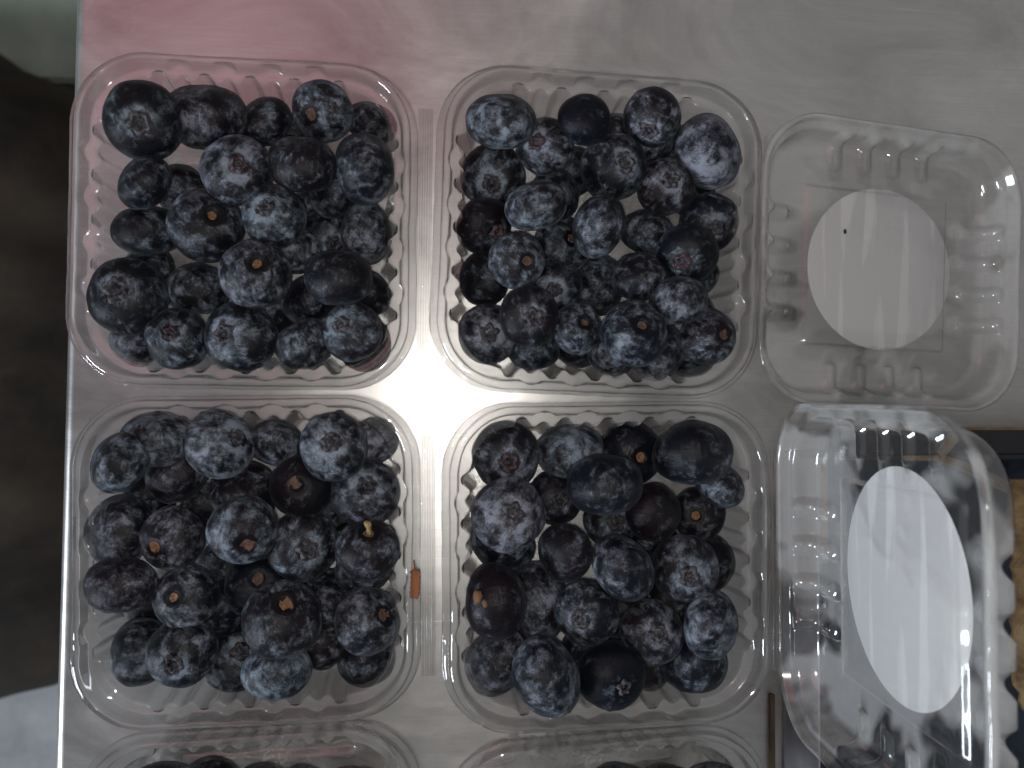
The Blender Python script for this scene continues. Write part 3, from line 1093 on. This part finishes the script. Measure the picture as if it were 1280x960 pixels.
st = obj('stem', stem_bm(), M_STEM, STEM_HOST)
st.location = (0, 0, 0.66)

# two crumbs stuck on the black berry of the lower right punnet
for (dx_, dy_, s_) in ((594, 747, 0.19), (602, 754, 0.10)):
    bm = bmesh.new()
    bmesh.ops.create_icosphere(bm, subdivisions=2, radius=1.0)
    for v in bm.verts:
        v.co *= 1 + 0.35 * noise.noise(v.co * 1.7 + Vector((dx_, 0, 0)))
        v.co.z *= 0.45
    c = obj('crumb', bm, M_SCAR, CRUMB_HOST)
    hp = CRUMB_HOST.matrix_world.translation
    rw = CRUMB_HOST.matrix_world.to_scale().x
    w = (Vector((0, 0, CAM_H)) - hp).normalized()
    e1 = (EX - w * EX.dot(w)).normalized()
    e2 = w.cross(e1)
    u, v_ = (dx_ - 614) / 43, (dy_ - 751) / 43
    n_ = e1 * u - e2 * v_ + w * math.sqrt(1 - u * u - v_ * v_)
    inv = CRUMB_HOST.matrix_world.inverted()
    hit, loc, nor, idx = CRUMB_HOST.ray_cast(inv @ (hp + n_ * rw * 3), (inv.to_3x3() @ -n_).normalized())
    c.location = loc if hit else inv @ (hp + n_ * rw * 0.9)
    c.rotation_euler = nor.to_track_quat('Z', 'Y').to_euler()
    c.scale = (s_, s_ * 0.7, s_)

# ------------------------------------------------------------------ orange scrap on the hinge between the columns
def scrap_bm():
    bm = bmesh.new()
    nx, ny = 7, 22
    top, bot = [], []
    for j in range(ny + 1):
        t_ = j / ny
        wd_ = 0.0016 * (1 if 0.05 < t_ < 0.74 else (0.8 if t_ <= 0.05 else 0.16)) * (1 + 0.10 * math.sin(j * 2.1) + 0.12 * noise.noise(Vector((j * 0.9, 3, 1))))
        r1, r2 = [], []
        for i in range(nx + 1):
            s = i / nx * 2 - 1
            z = 0.00035 * (s * s) + 0.0003 * math.sin(t_ * 5 + s) + 0.0003
            x = s * wd_ + 0.0005 * math.sin(t_ * 3.0)
            y = (t_ - 0.5) * 0.0122 + 0.00035 * math.sin(i * 3.3)
            r1.append(bm.verts.new((x, y, z + 0.0002)))
            r2.append(bm.verts.new((x, y, z - 0.0002)))
        top.append(r1)
        bot.append(r2)
    for j in range(ny):
        for i in range(nx):
            bm.faces.new((top[j][i], top[j][i + 1], top[j + 1][i + 1], top[j + 1][i]))
            bm.faces.new((bot[j][i], bot[j + 1][i], bot[j + 1][i + 1], bot[j][i + 1]))
        bm.faces.new((top[j][0], top[j + 1][0], bot[j + 1][0], bot[j][0]))
        bm.faces.new((top[j][nx], bot[j][nx], bot[j + 1][nx], top[j + 1][nx]))
    bm.faces.new([top[0][i] for i in range(nx + 1)][::-1] + [bot[0][i] for i in range(nx + 1)])
    bm.faces.new([top[ny][i] for i in range(nx + 1)] + [bot[ny][i] for i in range(nx + 1)][::-1])
    return bm


sc = obj('dry_stalk_scrap', scrap_bm(), M_LEAF)
sc.location = at(517, 724, 0.0332)
tag(sc, 'small orange-brown dry scrap lying between the two lower punnets', 'plant scrap')

bm = bmesh.new()
bmesh.ops.create_icosphere(bm, subdivisions=3, radius=0.0017)
for v in bm.verts:
    v.co *= 1 + 0.5 * noise.noise(v.co * 900)
    v.co.z *= 0.45
cr = obj('calyx_crumb', bm, M_SCARD)
cr.location = at(151, 766, 0.0026)
tag(cr, 'tiny brown crumb on the tray floor by the flat oval berry, lower left punnet', 'plant crumb')

# ------------------------------------------------------------------ carton beside the upright lid
CZ = 0.030
cx0 = at(1026, 640, CZ).x
cy0 = at(1100, 569, CZ).y
cx1, cy1 = cx0 + 0.30, cy0 - 0.26
carton = empty('carton', (cx0, cy0, 0))
tag(carton, 'brown cardboard carton with dark navy inside beside the upright lid', 'carton')
TH = 0.0022


def rel(px, py, z):
    p = at(px, py, z)
    return (p.x - cx0, p.y - cy0, z)


def carton_part(name, lo, hi, mat):
    bm = bmesh.new()
    box(bm, lo, hi)
    bmesh.ops.bevel(bm, geom=list(bm.edges), offset=0.0004, segments=1, affect='EDGES')
    return obj(name, bm, mat, carton, smooth=False)


carton_part('wall', (0, -0.26, 0.0005), (TH, 0, CZ - 0.0014), M_BLACK)
carton_part('outer_print', (-0.0006, -0.26, 0.0007), (-0.0001, -0.001, CZ - 0.0008), M_GREYP)
carton_part('wall', (TH + .0002, -TH, 0.0005), (0.30, 0, CZ - 0.0016), M_BLACK)
lw_ = rel(1027, 705, CZ)[1]
carton_part('bare_edge', (-0.0004, lw_, CZ - 0.0012), (0.0030, -0.0006, CZ - 0.0002), M_KRAFT)
ra = rel(1131, 568, CZ)[0]
carton_part('bare_edge', (ra, -TH, CZ - 0.0014), (rel(1176, 568, CZ)[0], -0.0002, CZ - 0.0004), M_KRAFT)
carton_part('wall', (0.30 + .0002, -0.26, 0.0005), (0.30 + TH, 0, CZ), M_KRAFT)
carton_part('wall', (TH + .0002, -0.26, 0.0005), (0.30, -0.26 + TH, CZ - 0.0006), M_KRAFT)


def liner_bm():
    bm = bmesh.new()
    nx, ny = 70, 60
    g = []
    for j in range(ny + 1):
        row = []
        for i in range(nx + 1):
            x = TH + 0.0004 + (0.2964 - TH) * i / nx
            y = -TH - 0.0004 - (0.2592 - 2 * TH) * j / ny
            e_ = min(i, nx - i, j, ny - j)
            lift = 0.014 * max(0, 1 - e_ / 5) ** 2
            z = 0.007 + lift + 0.0035 * abs(noise.noise(Vector((x * 45, y * 45, 0)))) + 0.002 * noise.noise(Vector((x * 130, y * 130, 4)))
            row.append(bm.verts.new((x, y, z)))
        g.append(row)
    for j in range(ny):
        for i in range(nx):
            bm.faces.new((g[j][i], g[j + 1][i], g[j + 1][i + 1], g[j][i + 1]))
    return bm


obj('liner', liner_bm(), M_NAVY, carton)


def flap(name, pts, mat, thick=0.0022):
    bm = bmesh.new()
    prism(bm, [Vector(p) for p in pts], thick)
    bmesh.ops.recalc_face_normals(bm, faces=bm.faces)
    return obj(name, bm, mat, carton, smooth=False)


# back flap folded out and down, black printed side up, with its pale cut edge
flap('flap', [(0.010, 0.0004, CZ - 0.0004), (0.29, 0.0004, CZ - 0.0004), (0.29, 0.0085, CZ - 0.004), (0.010, 0.0085, CZ - 0.004)], M_BLACK)
flap('flap_edge', [(0.010, 0.0086, CZ - 0.0038), (0.29, 0.0086, CZ - 0.0038), (0.29, 0.0096, CZ - 0.0042), (0.010, 0.0096, CZ - 0.0042)], M_KRAFT)


def strip(name, pts, w, mat, th=0.0016):
    """a bent cardboard edge standing in the carton"""
    bm = bmesh.new()
    for a, b in zip(pts[:-1], pts[1:]):
        a, b = Vector(a), Vector(b)
        d = (b - a).normalized()
        n = Vector((-d.y, d.x, 0)).normalized() * (w / 2)
        prism(bm, [a - n, b - n, b + n, a + n], 0.010)
    bmesh.ops.recalc_face_normals(bm, faces=bm.faces)
    return obj(name, bm, mat, carton, smooth=False)


# torn corner of the board and a divider inside
strip('divider', [rel(1176, 571, CZ - .001), rel(1225, 588, CZ - .001), rel(1330, 640, CZ - .001)], 0.0022, M_KRAFT)
strip('divider', [rel(1178, 568, CZ + .001), rel(1198, 545, CZ + .001)], 0.0026, M_KRAFT)


def torn_bm():
    bm = bmesh.new()
    rnd = random.Random(5)
    L, Rr = [], []
    for j in range(30):
        py = 600 + j * 10
        edge = 1268 - 5 * math.sin(j * 0.35) + rnd.uniform(-3, 3) + max(0, (py - 760) * 0.10)
        z = CZ + 0.012 + 0.002 * math.sin(j * 0.8)
        a = Vector(rel(edge, py, z))
        L.append((bm.verts.new(a), bm.verts.new(a - Vector((0, 0, 0.003)))))
        b = Vector(rel(edge + 90, py, z + 0.003 * math.sin(j * 0.5)))
        Rr.append((bm.verts.new(b), bm.verts.new(b - Vector((0, 0, 0.003)))))
    for j in range(29):
        bm.faces.new((L[j][0], L[j + 1][0], Rr[j + 1][0], Rr[j][0]))
        bm.faces.new((L[j][1], Rr[j][1], Rr[j + 1][1], L[j + 1][1]))
        bm.faces.new((L[j][0], L[j][1], L[j + 1][1], L[j + 1][0]))
    return bm


obj('torn_flap', torn_bm(), M_ROUGHK, carton)
# left flap, folded down to the table in front
pa, pb = rel(963, 868, 0.0025), rel(968, 868, 0.0025)
flap('flap', [(pa[0], pa[1], 0.003), (pa[0] - 0.0006, pa[1] - 0.08, 0.003), (pb[0], pb[1] - 0.08, 0.003), (pb[0], pb[1], 0.003)], M_DARKK)

# ------------------------------------------------------------------ floor beside the table: green board, brown sack
def world_box(name, lo, hi, mat):
    bm = bmesh.new()
    box(bm, lo, hi)
    bmesh.ops.bevel(bm, geom=list(bm.edges), offset=0.004, segments=2, affect='EDGES')
    return obj(name, bm, mat, smooth=False)


FZ = -0.75
p1 = at(40, 100, FZ + 0.03)
g = world_box('green_board', (p1.x - 0.9, p1.y, FZ + 0.0005), (p1.x + 0.5, p1.y + 0.9, FZ + 0.03), M_GREEN)
tag(g, 'blurred green painted board on the floor at the upper left', 'board')


def heap(name, c, rx, ry, h, seed, mat, fold=0.12):
    bm = bmesh.new()
    nu, nv = 72, 26
    rows = []
    ox = Vector((seed, seed * 0.3, 0))
    for j in range(nv + 1):
        q = j / nv
        row = []
        for i in range(nu):
            a = 2 * math.pi * i / nu
            d = Vector((math.cos(a), math.sin(a), 0))
            edge = 1 + 0.10 * noise.noise(d * 1.3 + ox) + 0.07 * noise.noise(d * 5.0 + ox)
            r_ = math.sin(q * math.pi / 2) ** 0.8
            z = h * math.cos(q * math.pi / 2) ** 0.6
            p = Vector((c.x + rx * d.x * r_ * edge, c.y + ry * d.y * r_ * edge, FZ + 0.001 + z))
            f_ = fold * h * noise.ridged_multi_fractal(Vector((p.x * 5, p.y * 9, 0)) + ox, 1.0, 2.0, 3, 1.0, 2.0)
            p.z = max(FZ + 0.001, p.z + f_ * (1 - q) * 0.6)
            row.append(bm.verts.new(p))
        rows.append(row)
    for j in range(nv):
        for i in range(nu):
            k_ = (i + 1) % nu
            if j == 0:
                bm.faces.new((rows[0][i], rows[1][i], rows[1][k_], rows[0][k_]))
            else:
                bm.faces.new((rows[j][i], rows[j + 1][i], rows[j + 1][k_], rows[j][k_]))
    bmesh.ops.remove_doubles(bm, verts=bm.verts, dist=1e-5)
    return obj(name, bm, mat)


s1 = at(20, 500, FZ + 0.1)
sk = heap('cloth_sack', Vector((s1.x - 0.12, at(40, 462, FZ).y, 0)), 0.42, 0.37, 0.20, 3.0, M_SACK)
tag(sk, 'dark brown cloth sack on the floor beside the table, out of focus', 'sack')
